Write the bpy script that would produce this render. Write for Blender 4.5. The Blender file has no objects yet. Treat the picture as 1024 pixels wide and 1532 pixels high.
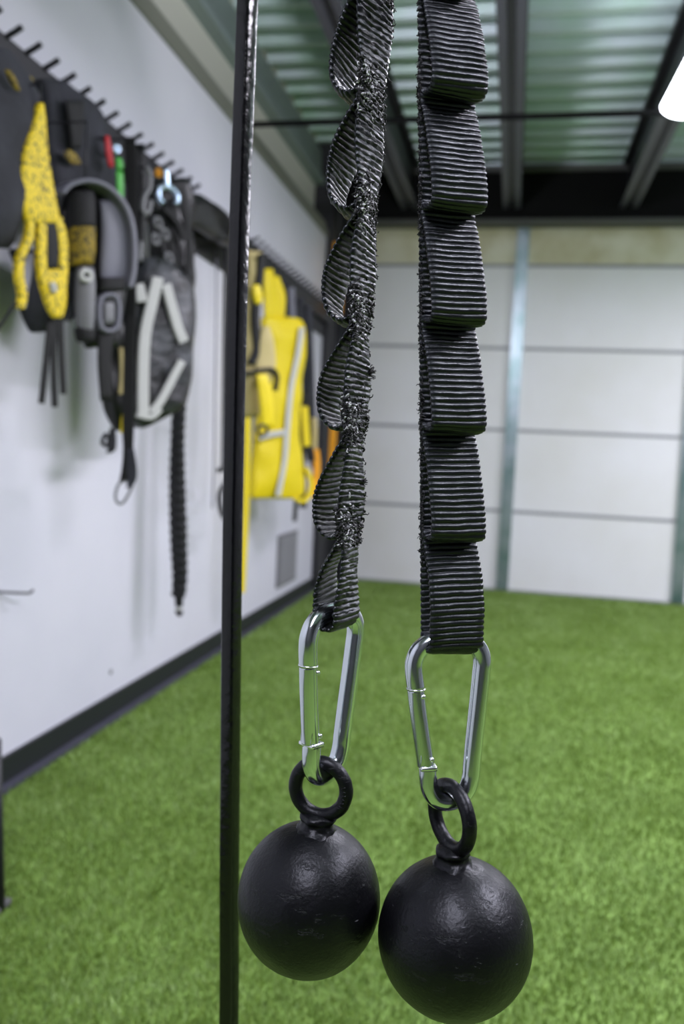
import bpy, bmesh, math, random
import numpy as np
from mathutils import Vector, Matrix, noise
random.seed(7); RNG = np.random.default_rng(7)
SC = bpy.context.scene
COL = SC.collection

# ---------------------------------------------------------------- camera solve (1024 x 1532 frame)
F = 1270.0; CX, CY = 512.0, 766.0
vY = Vector((767-CX, 690-CY, F)).normalized()
vX = Vector((6612, 406, -F)); vX = (vX - vX.dot(vY)*vY).normalized()
vZ = vX.cross(vY)
RIGHT = Vector((vX[0], vY[0], vZ[0])); DOWN = Vector((vX[1], vY[1], vZ[1])); FWD = Vector((vX[2], vY[2], vZ[2]))
CAM = Vector((0, 0, 1.0))
def ray(px, py): return RIGHT*((px-CX)/F) + DOWN*((py-CY)/F) + FWD
def at_depth(px, py, d): return CAM + ray(px, py)*d
def on_plane(px, py, p0, n):
    r = ray(px, py); return CAM + r*((p0-CAM).dot(n)/r.dot(n))
def at_Y(px, py, Y): return on_plane(px, py, Vector((0, Y, 0)), Vector((0, 1, 0)))
def at_X(px, py, X): return on_plane(px, py, Vector((X, 0, 0)), Vector((1, 0, 0)))
def at_Z(px, py, Z): return on_plane(px, py, Vector((0, 0, Z)), Vector((0, 0, 1)))
XW = -1.37            # face of the left wall
YB = 6.6              # garage door plane
YE = 5.92             # end of the left wall
ZD = 3.15             # deck height

cd = bpy.data.cameras.new('camera'); cam = bpy.data.objects.new('camera', cd); COL.objects.link(cam)
cd.sensor_fit = 'VERTICAL'; cd.sensor_height = 36.0; cd.lens = F/1532*36.0
M = Matrix.Identity(4)
for i, c in enumerate((RIGHT, -DOWN, -FWD)):
    for j in range(3): M[j][i] = c[j]
M.translation = CAM; cam.matrix_world = M
cd.clip_start = 0.02; cd.clip_end = 60
cd.dof.use_dof = True; cd.dof.focus_distance = 0.585; cd.dof.aperture_fstop = 5.0; cd.dof.aperture_blades = 7
SC.camera = cam

# ---------------------------------------------------------------- materials
def srgb(c):
    return tuple(((x/255)/12.92 if x/255 <= .04045 else ((x/255+.055)/1.055)**2.4) for x in c)
def new_mat(name):
    m = bpy.data.materials.new(name); m.use_nodes = True
    return m, m.node_tree.nodes, m.node_tree.links, m.node_tree.nodes['Principled BSDF']
def mat(name, rgb, rough=.6, metal=0., bump=None, var=None, spec=None, coat=0, sheen=0):
    """bump=(scale, strength, dist); var=(scale, rgb2, lo, hi)"""
    m, N, L, B = new_mat(name)
    B.inputs['Base Color'].default_value = (*srgb(rgb), 1)
    B.inputs['Roughness'].default_value = rough; B.inputs['Metallic'].default_value = metal
    if spec is not None: B.inputs['Specular IOR Level'].default_value = spec
    B.inputs['Coat Weight'].default_value = coat
    if sheen: B.inputs['Sheen Weight'].default_value = sheen
    tc = N.new('ShaderNodeTexCoord')
    if var:
        t = N.new('ShaderNodeTexNoise'); t.inputs['Scale'].default_value = var[0]; t.inputs['Detail'].default_value = 4
        r = N.new('ShaderNodeValToRGB'); r.color_ramp.elements[0].position = var[2]; r.color_ramp.elements[1].position = var[3]
        r.color_ramp.elements[0].color = (*srgb(rgb), 1); r.color_ramp.elements[1].color = (*srgb(var[1]), 1)
        L.new(tc.outputs['Object'], t.inputs['Vector']); L.new(t.outputs['Fac'], r.inputs['Fac']); L.new(r.outputs['Color'], B.inputs['Base Color'])
    if bump:
        t = N.new('ShaderNodeTexNoise'); t.inputs['Scale'].default_value = bump[0]; t.inputs['Detail'].default_value = 4
        b = N.new('ShaderNodeBump'); b.inputs['Strength'].default_value = bump[1]; b.inputs['Distance'].default_value = bump[2]
        L.new(tc.outputs['Object'], t.inputs['Vector']); L.new(t.outputs['Fac'], b.inputs['Height']); L.new(b.outputs['Normal'], B.inputs['Normal'])
    return m

M_wall = mat('white_painted_wall', (220, 219, 230), .5, bump=(60, .15, .002), var=(2.2, (212, 212, 224), .35, .7))
M_charwall = mat('charcoal_painted_wall', (58, 58, 64), .6)
M_charwall2 = mat('grey_painted_wall', (128, 128, 134), .6)
M_upper = mat('beige_upper_wall', (184, 184, 174), .7, bump=(30, .1, .002))
M_trim = mat('olive_grey_trim', (120, 122, 112), .6)
M_ledger = mat('grey_ledger_steel', (128, 140, 140), .5)
M_base = mat('black_rubber_base', (26, 30, 32), .55)
M_lip = mat('grey_base_lip', (70, 70, 84), .5)
M_dark = mat('dark_painted_steel', (26, 26, 32), .5, bump=(40, .1, .001))
M_joist = mat('dark_joist_steel', (24, 24, 30), .45)
M_flange = mat('joist_flange_steel', (66, 66, 76), .42)
M_deck = mat('galvanised_roof_deck', (192, 206, 212), .42, metal=.15, bump=(90, .15, .001), var=(2.0, (166, 198, 180), .38, .68))
M_header = mat('black_header', (6, 6, 8), .8, spec=.2)
M_greytrim = mat('grey_header_trim', (88, 88, 88), .6)
M_galv = mat('galvanised_stile', (170, 184, 192), .3, metal=.7, var=(6, (120, 150, 150), .4, .7))
M_seam = mat('panel_seam_grey', (150, 152, 158), .5)
M_black_gloss = mat('black_gloss_paint', (5, 5, 8), .17, bump=(110, .7, .0012), spec=.4)
M_zinc = mat('zinc_plated_steel', (214, 220, 226), .16, metal=1.0, bump=(35, .12, .0006))
M_zinc2 = mat('polished_zinc_rivet', (235, 238, 240), .25, metal=1.0)
M_charcoal = mat('charcoal_cloth', (40, 41, 48), .85, bump=(45, .5, .006), var=(9, (56, 57, 66), .4, .75))
M_blackcloth = mat('black_nylon', (8, 8, 10), .75, bump=(60, .4, .003))
M_blackshiny = mat('black_shiny_nylon', (7, 7, 9), .4, bump=(50, .4, .003))
M_greyband = mat('grey_satin_binding', (116, 116, 128), .5)
M_grip = mat('silver_grey_grip', (120, 120, 124), .5)
M_silver = mat('silver_mesh_cloth', (74, 76, 82), .42, bump=(30, .8, .012), var=(11, (10, 10, 13), .40, .56))
M_stripe = mat('silver_reflective_tape', (198, 198, 196), .45)
M_yellow = mat('yellow_nylon', (232, 208, 8), .55, bump=(20, .5, .008))
M_amber = mat('amber_nylon', (236, 160, 12), .55)
M_khaki = mat('khaki_webbing', (188, 172, 118), .7, bump=(30, .4, .004))
M_ypat = mat('yellow_black_patterned_cloth', (236, 206, 6), .6, bump=(50, .3, .003), var=(120, (30, 28, 6), .52, .64))
M_ydull = mat('dull_yellow_black_cloth', (150, 126, 8), .7, var=(110, (16, 15, 6), .45, .62))  # darker, duller yellow with black speckle
M_red = mat('red_nylon', (196, 8, 20), .5)
M_green = mat('green_nylon', (70, 190, 50), .5)
M_bluesteel = mat('bright_shackle_steel', (190, 212, 232), .25, metal=.8)
M_blackrope = mat('black_braid', (16, 17, 20), .7)
M_vent = mat('grey_vent_metal', (150, 150, 156), .55)

def m_turf_base():
    m, N, L, B = new_mat('turf_backing')
    tc = N.new('ShaderNodeTexCoord')
    t = N.new('ShaderNodeTexNoise'); t.inputs['Scale'].default_value = 3.2; t.inputs['Detail'].default_value = 5
    t2 = N.new('ShaderNodeTexNoise'); t2.inputs['Scale'].default_value = 120; t2.inputs['Detail'].default_value = 3
    mx = N.new('ShaderNodeMix'); mx.data_type = 'FLOAT'; mx.inputs[0].default_value = .5
    r = N.new('ShaderNodeValToRGB'); r.color_ramp.elements[0].position = .34; r.color_ramp.elements[1].position = .68
    r.color_ramp.elements[0].color = (*srgb((84, 112, 40)), 1); r.color_ramp.elements[1].color = (*srgb((126, 158, 74)), 1)
    L.new(tc.outputs['Object'], t.inputs['Vector']); L.new(tc.outputs['Object'], t2.inputs['Vector'])
    L.new(t.outputs['Fac'], mx.inputs[2]); L.new(t2.outputs['Fac'], mx.inputs[3]); L.new(mx.outputs[0], r.inputs['Fac'])
    L.new(r.outputs['Color'], B.inputs['Base Color']); B.inputs['Roughness'].default_value = .8
    b = N.new('ShaderNodeBump'); b.inputs['Strength'].default_value = .6; b.inputs['Distance'].default_value = .004
    L.new(t2.outputs['Fac'], b.inputs['Height']); L.new(b.outputs['Normal'], B.inputs['Normal'])
    return m
M_turfbase = m_turf_base()
def m_blades():
    m, N, L, B = new_mat('turf_blades')
    g = N.new('ShaderNodeNewGeometry'); tc = N.new('ShaderNodeTexCoord')
    t = N.new('ShaderNodeTexNoise'); t.inputs['Scale'].default_value = 2.6; t.inputs['Detail'].default_value = 6; t.inputs['Roughness'].default_value = .65
    L.new(tc.outputs['Object'], t.inputs['Vector'])
    mx = N.new('ShaderNodeMix'); mx.data_type = 'FLOAT'; mx.inputs[0].default_value = .36
    L.new(t.outputs['Fac'], mx.inputs[2]); L.new(g.outputs['Random Per Island'], mx.inputs[3])
    r = N.new('ShaderNodeValToRGB'); cr = r.color_ramp
    cr.elements[0].position = .25; cr.elements[0].color = (*srgb((92, 121, 36)), 1)
    cr.elements[1].position = .78; cr.elements[1].color = (*srgb((160, 186, 122)), 1)
    e = cr.elements.new(.52); e.color = (*srgb((124, 151, 66)), 1)
    L.new(mx.outputs[0], r.inputs['Fac']); L.new(r.outputs['Color'], B.inputs['Base Color'])
    B.inputs['Roughness'].default_value = .5
    return m
M_blades = m_blades()

def m_panel():
    m, N, L, B = new_mat('white_door_insulation')
    tc = N.new('ShaderNodeTexCoord')
    t = N.new('ShaderNodeTexNoise'); t.inputs['Scale'].default_value = 1.3; t.inputs['Detail'].default_value = 5
    r = N.new('ShaderNodeValToRGB'); r.color_ramp.elements[0].position = .3; r.color_ramp.elements[1].position = .8
    r.color_ramp.elements[0].color = (*srgb((240, 240, 246)), 1); r.color_ramp.elements[1].color = (*srgb((226, 225, 222)), 1)
    L.new(tc.outputs['Object'], t.inputs['Vector']); L.new(t.outputs['Fac'], r.inputs['Fac'])
    L.new(r.outputs['Color'], B.inputs['Base Color']); B.inputs['Roughness'].default_value = .45
    b = N.new('ShaderNodeBump'); b.inputs['Strength'].default_value = .3; b.inputs['Distance'].default_value = .02
    L.new(t.outputs['Fac'], b.inputs['Height']); L.new(b.outputs['Normal'], B.inputs['Normal'])
    return m
M_panel = m_panel()
M_panel_old = mat('yellowed_door_insulation', (232, 229, 206), .5, bump=(2, .4, .02), var=(2.6, (188, 180, 128), .40, .72))

def m_web(name, base, hi):
    """woven nylon: fine warp threads across each rib, from the strip's own UV"""
    m, N, L, B = new_mat(name)
    uv = N.new('ShaderNodeUVMap'); sp = N.new('ShaderNodeSeparateXYZ'); L.new(uv.outputs['UV'], sp.inputs[0])
    w = N.new('ShaderNodeMath'); w.operation = 'MULTIPLY'; w.inputs[1].default_value = 2*math.pi/0.00062
    sn = N.new('ShaderNodeMath'); sn.operation = 'SINE'
    L.new(sp.outputs[0], w.inputs[0]); L.new(w.outputs[0], sn.inputs[0])
    tc = N.new('ShaderNodeTexCoord'); t = N.new('ShaderNodeTexNoise'); t.inputs['Scale'].default_value = 700; t.inputs['Detail'].default_value = 3
    L.new(tc.outputs['Object'], t.inputs['Vector'])
    ad = N.new('ShaderNodeMath'); ad.operation = 'MULTIPLY_ADD'; ad.inputs[1].default_value = .35
    L.new(sn.outputs[0], ad.inputs[0]); L.new(t.outputs['Fac'], ad.inputs[2])
    b = N.new('ShaderNodeBump'); b.inputs['Strength'].default_value = .55; b.inputs['Distance'].default_value = .0003
    L.new(ad.outputs[0], b.inputs['Height']); L.new(b.outputs['Normal'], B.inputs['Normal'])
    t2 = N.new('ShaderNodeTexNoise'); t2.inputs['Scale'].default_value = 220; t2.inputs['Detail'].default_value = 4
    L.new(tc.outputs['Object'], t2.inputs['Vector'])
    r = N.new('ShaderNodeValToRGB'); r.color_ramp.elements[0].position = .42; r.color_ramp.elements[1].position = .72
    r.color_ramp.elements[0].color = (*srgb(base), 1); r.color_ramp.elements[1].color = (*srgb(hi), 1)
    L.new(t2.outputs['Fac'], r.inputs['Fac']); L.new(r.outputs['Color'], B.inputs['Base Color'])
    B.inputs['Roughness'].default_value = .32; B.inputs['Specular IOR Level'].default_value = .52; B.inputs['Specular Tint'].default_value = (.86, .92, 1, 1)
    return m
M_web = m_web('black_ribbed_nylon', (3, 4, 7), (8, 10, 17))
M_webworn = m_web('worn_black_ribbed_nylon', (4, 4, 7), (15, 16, 22))
M_fray = mat('frayed_dark_thread', (16, 16, 19), .5)
M_fraylight = mat('frayed_pale_thread', (214, 214, 220), .5)

def m_iron():
    m, N, L, B = new_mat('black_cast_iron')
    tc = N.new('ShaderNodeTexCoord')
    a = N.new('ShaderNodeTexNoise'); a.inputs['Scale'].default_value = 420; a.inputs['Detail'].default_value = 3
    c = N.new('ShaderNodeTexNoise'); c.inputs['Scale'].default_value = 38; c.inputs['Detail'].default_value = 5
    mp = N.new('ShaderNodeMapping'); mp.inputs['Scale'].default_value = (1, 1, 3.2)
    v = N.new('ShaderNodeTexNoise'); v.inputs['Scale'].default_value = 55; v.inputs['Detail'].default_value = 6; v.inputs['Roughness'].default_value = .7
    for n in (a, c): L.new(tc.outputs['Object'], n.inputs['Vector'])
    L.new(tc.outputs['Object'], mp.inputs['Vector']); L.new(mp.outputs[0], v.inputs['Vector'])
    r = N.new('ShaderNodeValToRGB'); r.color_ramp.elements[0].position = .60; r.color_ramp.elements[1].position = .66
    L.new(v.outputs['Fac'], r.inputs['Fac'])
    s = N.new('ShaderNodeMath'); s.operation = 'MULTIPLY_ADD'; s.inputs[1].default_value = .30; L.new(a.outputs['Fac'], s.inputs[0]); L.new(c.outputs['Fac'], s.inputs[2])
    s2 = N.new('ShaderNodeMath'); s2.operation = 'MULTIPLY_ADD'; s2.inputs[1].default_value = -.16; L.new(r.outputs['Color'], s2.inputs[0]); L.new(s.outputs[0], s2.inputs[2])
    b = N.new('ShaderNodeBump'); b.inputs['Strength'].default_value = .8; b.inputs['Distance'].default_value = .0012
    L.new(s2.outputs[0], b.inputs['Height']); L.new(b.outputs['Normal'], B.inputs['Normal'])
    # small pale scratches where the paint is chipped
    v2 = N.new('ShaderNodeTexNoise'); v2.inputs['Scale'].default_value = 90; v2.inputs['Detail'].default_value = 2
    mp2 = N.new('ShaderNodeMapping'); mp2.inputs['Scale'].default_value = (1, 1, 5)
    L.new(tc.outputs['Object'], mp2.inputs['Vector']); L.new(mp2.outputs[0], v2.inputs['Vector'])
    r2 = N.new('ShaderNodeValToRGB'); r2.color_ramp.elements[0].position = .76; r2.color_ramp.elements[1].position = .80
    r2.color_ramp.elements[0].color = (*srgb((5, 5, 8)), 1); r2.color_ramp.elements[1].color = (*srgb((84, 84, 90)), 1)
    L.new(v2.outputs['Fac'], r2.inputs['Fac']); L.new(r2.outputs['Color'], B.inputs['Base Color'])
    B.inputs['Roughness'].default_value = .40; B.inputs['Specular IOR Level'].default_value = .32; B.inputs['Specular Tint'].default_value = (.9, .92, 1, 1)
    return m
M_iron = m_iron()
def m_emit(name, rgb, s):
    m, N, L, B = new_mat(name); B.inputs['Emission Color'].default_value = (*srgb(rgb), 1); B.inputs['Emission Strength'].default_value = s
    B.inputs['Base Color'].default_value = (.9, .9, .9, 1); return m
M_lamp = m_emit('lit_lamp_diffuser', (240, 244, 255), 14)

# ---------------------------------------------------------------- object helpers
def tag(o, label=None, cat=None, group=None, kind=None):
    if label: o['label'] = label
    if cat: o['category'] = cat
    if group: o['group'] = group
    if kind: o['kind'] = kind
    return o
def empty(name, loc, label=None, cat=None, group=None, kind=None):
    o = bpy.data.objects.new(name, None); COL.objects.link(o); o.location = loc; o.empty_display_size = .05
    return tag(o, label, cat, group, kind)
def link(name, verts, faces, m, parent=None, smooth=True, uvs=None, mods=()):
    me = bpy.data.meshes.new(name)
    org = Vector(parent.location) if parent is not None else None
    if parent is not None and parent.parent is not None: org = org + parent.parent.location
    V = [Vector(v) for v in verts]
    if parent is None:
        org = sum(V, Vector())/len(V)
    me.from_pydata([v-org for v in V], [], faces); me.materials.append(m)
    if smooth: me.polygons.foreach_set('use_smooth', [True]*len(me.polygons))
    if uvs is not None:
        ul = me.uv_layers.new(name='UVMap'); li = np.zeros(len(me.loops), dtype=np.int32); me.loops.foreach_get('vertex_index', li)
        ul.data.foreach_set('uv', np.asarray(uvs, dtype=np.float32)[li].ravel())
    me.update()
    o = bpy.data.objects.new(name, me); COL.objects.link(o)
    if parent is None: o.location = org
    else: o.parent = parent
    return o
class MB:
    def __init__(s): s.v = []; s.f = []; s.uv = []
    def add(s, v, f, uv=None):
        b = len(s.v); s.v += list(v); s.f += [tuple(i+b for i in q) for q in f]
        s.uv += list(uv) if uv is not None else [(0, 0)]*len(v)
    def build(s, name, m, parent=None, smooth=True, uv=False): return link(name, s.v, s.f, m, parent, smooth, s.uv if uv else None)
def box_vf(c, size, ax=None, bev=0.0):
    ax = ax or (Vector((1, 0, 0)), Vector((0, 1, 0)), Vector((0, 0, 1)))
    bm = bmesh.new(); bmesh.ops.create_cube(bm, size=1)
    for v in bm.verts: v.co = Vector((v.co.x*size[0], v.co.y*size[1], v.co.z*size[2]))
    if bev: bmesh.ops.bevel(bm, geom=list(bm.edges), offset=bev, segments=2, affect='EDGES', profile=.6)
    bm.verts.ensure_lookup_table(); c = Vector(c)
    V = [c + ax[0]*v.co.x + ax[1]*v.co.y + ax[2]*v.co.z for v in bm.verts]; Fc = [[v.index for v in f.verts] for f in bm.faces]
    bm.free(); return V, Fc
def bx(lo, hi):
    lo, hi = Vector(lo), Vector(hi); return (lo+hi)/2, tuple(hi-lo)
def box(name, lo, hi, m, parent=None, bev=0.0):
    c, s = bx(lo, hi); V, Fc = box_vf(c, s, None, bev); return link(name, V, Fc, m, parent, smooth=False)
def frames(P, closed=False, up=None):
    n = len(P); T = []
    for i in range(n):
        a = P[(i-1) % n] if (closed or i > 0) else P[i]; b = P[(i+1) % n] if (closed or i < n-1) else P[i]
        t = (b-a); T.append(t.normalized() if t.length > 1e-12 else Vector((0, 0, 1)))
    u = up or (Vector((0, 0, 1)) if abs(T[0].z) < .9 else Vector((1, 0, 0)))
    u = (u - u.dot(T[0])*T[0]).normalized(); A = [u]
    for i in range(1, n):
        u = A[-1] - A[-1].dot(T[i])*T[i]; A.append(u.normalized())
    return T, A
def tube_vf(P, r, seg=12, closed=False, up=None, flat=1.0):
    P = [Vector(p) for p in P]; T, A = frames(P, closed, up); n = len(P); V = []; Fc = []
    for i in range(n):
        B = T[i].cross(A[i]); ri = r(i/(n-1)) if callable(r) else r
        for k in range(seg):
            a = 2*math.pi*k/seg; V.append(P[i] + A[i]*(ri*math.cos(a)) + B*(ri*flat*math.sin(a)))
    m_ = n if closed else n-1
    for i in range(m_):
        j = (i+1) % n
        for k in range(seg):
            Fc.append((i*seg+k, i*seg+(k+1) % seg, j*seg+(k+1) % seg, j*seg+k))
    if not closed:
        Fc.append(tuple(range(seg-1, -1, -1))); Fc.append(tuple((n-1)*seg+k for k in range(seg)))
    return V, Fc
def catmull(P, per=8, closed=False):
    P = [Vector(p) for p in P]; out = []; n = len(P)
    rng = n if closed else n-1
    for i in range(rng):
        if closed: p0, p1, p2, p3 = P[(i-1) % n], P[i], P[(i+1) % n], P[(i+2) % n]
        else:
            p1, p2 = P[i], P[i+1]; p0 = P[i-1] if i > 0 else p1*2-p2; p3 = P[i+2] if i+2 < n else p2*2-p1
        for k in range(per):
            t = k/per
            out.append(.5*((2*p1) + (p2-p0)*t + (2*p0-5*p1+4*p2-p3)*t*t + (3*p1-p0-3*p2+p3)*t**3))
    if not closed: out.append(P[-1].copy())
    return out
def resample(P, step):
    d = [0]
    for a, b in zip(P, P[1:]): d.append(d[-1]+(b-a).length)
    n = max(2, int(d[-1]/step)); out = []; j = 0
    for i in range(n+1):
        s = d[-1]*i/n
        while j < len(P)-2 and d[j+1] < s: j += 1
        k = (s-d[j])/max(1e-12, d[j+1]-d[j]); out.append(P[j].lerp(P[j+1], min(1, max(0, k))))
    return out, d[-1]
def tube(name, P, r, m, parent=None, **k):
    V, Fc = tube_vf(P, r, **k); return link(name, V, Fc, m, parent)
def lathe_vf(prof, c, axis=Vector((0, 0, 1)), seg=48):
    axis = axis.normalized(); u = axis.orthogonal().normalized(); w = axis.cross(u); V = []; Fc = []
    for (r, h) in prof:
        for k in range(seg):
            a = 2*math.pi*k/seg; V.append(c + axis*h + u*(r*math.cos(a)) + w*(r*math.sin(a)))
    for i in range(len(prof)-1):
        for k in range(seg): Fc.append((i*seg+k, i*seg+(k+1) % seg, (i+1)*seg+(k+1) % seg, (i+1)*seg+k))
    Fc.append(tuple(range(seg-1, -1, -1))); Fc.append(tuple((len(prof)-1)*seg+k for k in range(seg)))
    return V, Fc

# =============================================================== THE SETTING
fl = box('floor', (-1.75, -2.2, -.06), (4.2, YB+.25, 0.0), M_turfbase); tag(fl, kind='structure')
# short plastic blades standing on the backing
def blades(n, x0, x1, y0, y1, dens=None):
    y = y0 + (y1-y0)*RNG.random(n)**1.7; x = x0 + (x1-x0)*RNG.random(n)
    keep = (np.abs(x) < .95*y+.45) & (x > XW+.012); x = x[keep]; y = y[keep]; n = len(x)
    h = .010 + .009*RNG.random(n); a = RNG.random(n)*2*np.pi; w = .0013 + .0004*y
    lean = .008*(RNG.random((n, 2))-.5)*2
    V = np.zeros((n, 3, 3))
    V[:, 0] = np.stack([x-np.cos(a)*w, y-np.sin(a)*w, np.zeros(n)], 1)
    V[:, 1] = np.stack([x+np.cos(a)*w, y+np.sin(a)*w, np.zeros(n)], 1)
    V[:, 2] = np.stack([x+lean[:, 0], y+lean[:, 1], h], 1)
    me = bpy.data.meshes.new('turf_grass'); me.vertices.add(3*n); me.vertices.foreach_set('co', V.ravel())
    me.loops.add(3*n); me.loops.foreach_set('vertex_index', np.arange(3*n, dtype=np.int32))
    me.polygons.add(n); me.polygons.foreach_set('loop_start', np.arange(0, 3*n, 3, dtype=np.int32))
    me.polygons.foreach_set('loop_total', np.full(n, 3, dtype=np.int32)); me.update(); me.validate(); me.materials.append(M_blades)
    o = bpy.data.objects.new('turf_grass', me); COL.objects.link(o); return o
tag(blades(520000, XW, 3.4, 1.0, YB-.02), 'short green artificial grass blades covering the whole gym floor', 'artificial grass', kind='stuff')

tag(box('wall_left', (XW-.16, -2.2, 0), (XW, YE, 2.5), M_wall), kind='structure')
tag(box('wall_left_upper', (XW-.32, -2.2, 2.5), (XW-.10, YE, ZD+.1), M_upper), kind='structure')
# trim_1: the moulding along the top of the painted wall
t = MB(); t.add(*box_vf(*bx((XW-.10, -2.2, 2.5), (XW+.012, YE, 2.545)))); t.add(*box_vf(*bx((XW-.10, -2.2, 2.545), (XW-.01, YE, 2.60))))
tag(t.build('trim_1', M_trim, smooth=False), kind='structure')
box_l = MB(); box_l.add(*box_vf(*bx((XW-.10, -2.2, 2.86), (XW-.03, YE, 2.90)))); box_l.add(*box_vf(*bx((XW-.10, -2.2, 2.90), (XW-.06, YE, 3.09))))
tag(box_l.build('trim_2', M_ledger, smooth=False), kind='structure')
tag(box('baseboard_left', (XW, -2.2, 0), (XW+.012, YE, .094), M_base), kind='structure')
tag(box('trim_3', (XW, -2.2, 0), (XW+.034, YE, .018), M_lip), kind='structure')
tag(box('wall_return', (XW-.32, YE+.001, 0), (XW+.035, YB, ZD+.1), M_dark), kind='structure')
tag(box('wall_back', (-1.75, YB+.08, 0), (4.2, YB+.24, ZD+.1), M_dark), kind='structure')
tag(box('wall_right', (4.0, -2.2, 0), (4.2, YB+.1, ZD+.1), M_charwall2), kind='structure')
tag(box('wall_rear', (-1.75, -2.4, 0), (4.2, -2.2, ZD+.1), M_charwall), kind='structure')

# ceiling: ribbed steel deck, ribs along X, 0.197 m pitch
def deck():
    V = []; Fc = []; prof = []; y = -2.2; p = .197
    while y < YB+.1:
        prof += [(y, 0), (y+.050, 0), (y+.075, .055), (y+p-.012, .055)]; y += p
    for (yy, zz) in prof: V += [Vector((-1.75, yy, ZD+zz)), Vector((4.2, yy, ZD+zz))]
    for i in range(len(prof)-1): Fc.append((2*i, 2*i+1, 2*i+3, 2*i+2))
    n = len(V); V += [Vector((-1.75, prof[0][0], ZD+.12)), Vector((4.2, prof[0][0], ZD+.12)), Vector((-1.75, prof[-1][0], ZD+.12)), Vector((4.2, prof[-1][0], ZD+.12))]
    Fc.append((n, n+2, n+3, n+1)); return link('ceiling', V, Fc, M_deck, smooth=False)
tag(deck(), kind='structure')
# header bulkhead over the door
YH = 6.45
tag(box('trim_4', (XW+.03, YH, 2.765), (4.0, YB+.08, ZD), M_header), kind='structure')
tag(box('trim_5', (XW+.03, YH-.03, 3.10), (4.0, YH, 3.135), M_greytrim), kind='structure')
tag(box('trim_6', (XW+.03, YH-.015, 2.735), (4.0, YB-.005, 2.765), M_greytrim), kind='structure')

# roof joists running along Y: double-angle bottom chord, web, top chord
joists = [(-.86, 'leftmost'), (-.115, 'middle'), (.70, 'right')]
def joist(x, label):
    e = empty('roof_joist', (x, 2.2, 2.83), label, 'ceiling beam', 'steel joists under the roof deck')
    lo, hi = 2.83, ZD-.001; y0, y1 = -2.15, YH-.035
    for s in (-1, 1):
        b = MB()
        b.add(*box_vf(*bx((x+s*.022 if s > 0 else x-.062, y0, lo), (x+.062 if s > 0 else x-.022, y1, lo+.008))))
        b.add(*box_vf(*bx((x+s*.022-(.004 if s > 0 else 0), y0, lo+.008), (x+s*.022+(.004 if s < 0 else 0)+(.0005), y1, lo+.05))))
        b.build('chord_angle', M_flange, e, smooth=False)
    box('web', (x-.016, y0, lo+.02), (x+.016, y1, hi-.03), M_joist, e)
    box('top_chord', (x-.06, y0, hi-.03), (x+.06, y1, hi), M_joist, e)
joist(joists[0][0], 'dark steel roof joist left of the hanging straps, slanting across the deck')
joist(joists[1][0], 'dark steel roof joist running straight away behind the ribbed loop strap')
joist(joists[2][0], 'dark steel roof joist nearest the lit lamp at the right')

# conduit crossing under the joists
pc = at_Y(700, 177, 4.0)
Pp = [Vector((XW+.002, 4.02, 2.62+.0)), Vector((4.0, 4.02, 2.62+.0))]
cz = 1.0 + (pc.z-1.0)
cp = empty('ceiling_pipe', (0, 4.0, cz), 'thin black pipe crossing the room below the roof joists', 'pipe')
tube('pipe', [Vector((XW+.004, 4.0, cz)), Vector((3.99, 4.0, cz))], .014, M_header, cp, seg=14)
tube('end_flange', [Vector((XW+.001, 4.0, cz)), Vector((XW+.02, 4.0, cz))], .028, M_header, cp, seg=18)

# garage door: five sections with stiles
dr = empty('door_1', (1.0, YB, 0), kind='structure')
zs = [0.012, .62, 1.235, 1.85, 2.465, 2.80]
for i in range(5):
    box('door_panel', (XW+.05, YB-.002, zs[i]+.006), (3.9, YB+.045, zs[i+1]-.006), M_panel_old if i == 4 else M_panel, dr, bev=.004)
for i in range(1, 5):
    box('panel_seam', (XW+.05, YB-.006, zs[i]-.014), (3.9, YB+.03, zs[i]+.010), M_seam, dr)
for xs in (-1.24, -.02, 1.255, 2.5, 3.75):
    b = MB(); b.add(*box_vf(*bx((xs-.045, YB-.030, .02), (xs+.045, YB-.022, 2.76)))); 
    b.add(*box_vf(*bx((xs-.045, YB-.022, .02), (xs-.038, YB-.001, 2.76)))); b.add(*box_vf(*bx((xs+.038, YB-.022, .02), (xs+.045, YB-.001, 2.76))))
    b.build('stile', M_galv, dr, smooth=False)
box('bottom_seal', (XW+.05, YB-.01, 0.0), (3.9, YB+.03, .02), M_seam, dr)

# vertical door track in the corner
tk = empty('door_track', (-1.26, 6.45, 0), 'dark vertical door track standing in the far left corner', 'door track')
b = MB(); b.add(*box_vf(*bx((-1.29, 6.40, .01), (-1.275, 6.50, 2.73)))); b.add(*box_vf(*bx((-1.275, 6.40, .01), (-1.235, 6.408, 2.73))))
b.build('rail', M_dark, tk, smooth=False)
for z in (.4, 1.2, 2.0, 2.6): box('bracket', (-1.30, 6.43, z), (-1.26, 6.52, z+.05), M_greytrim, tk)

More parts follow.
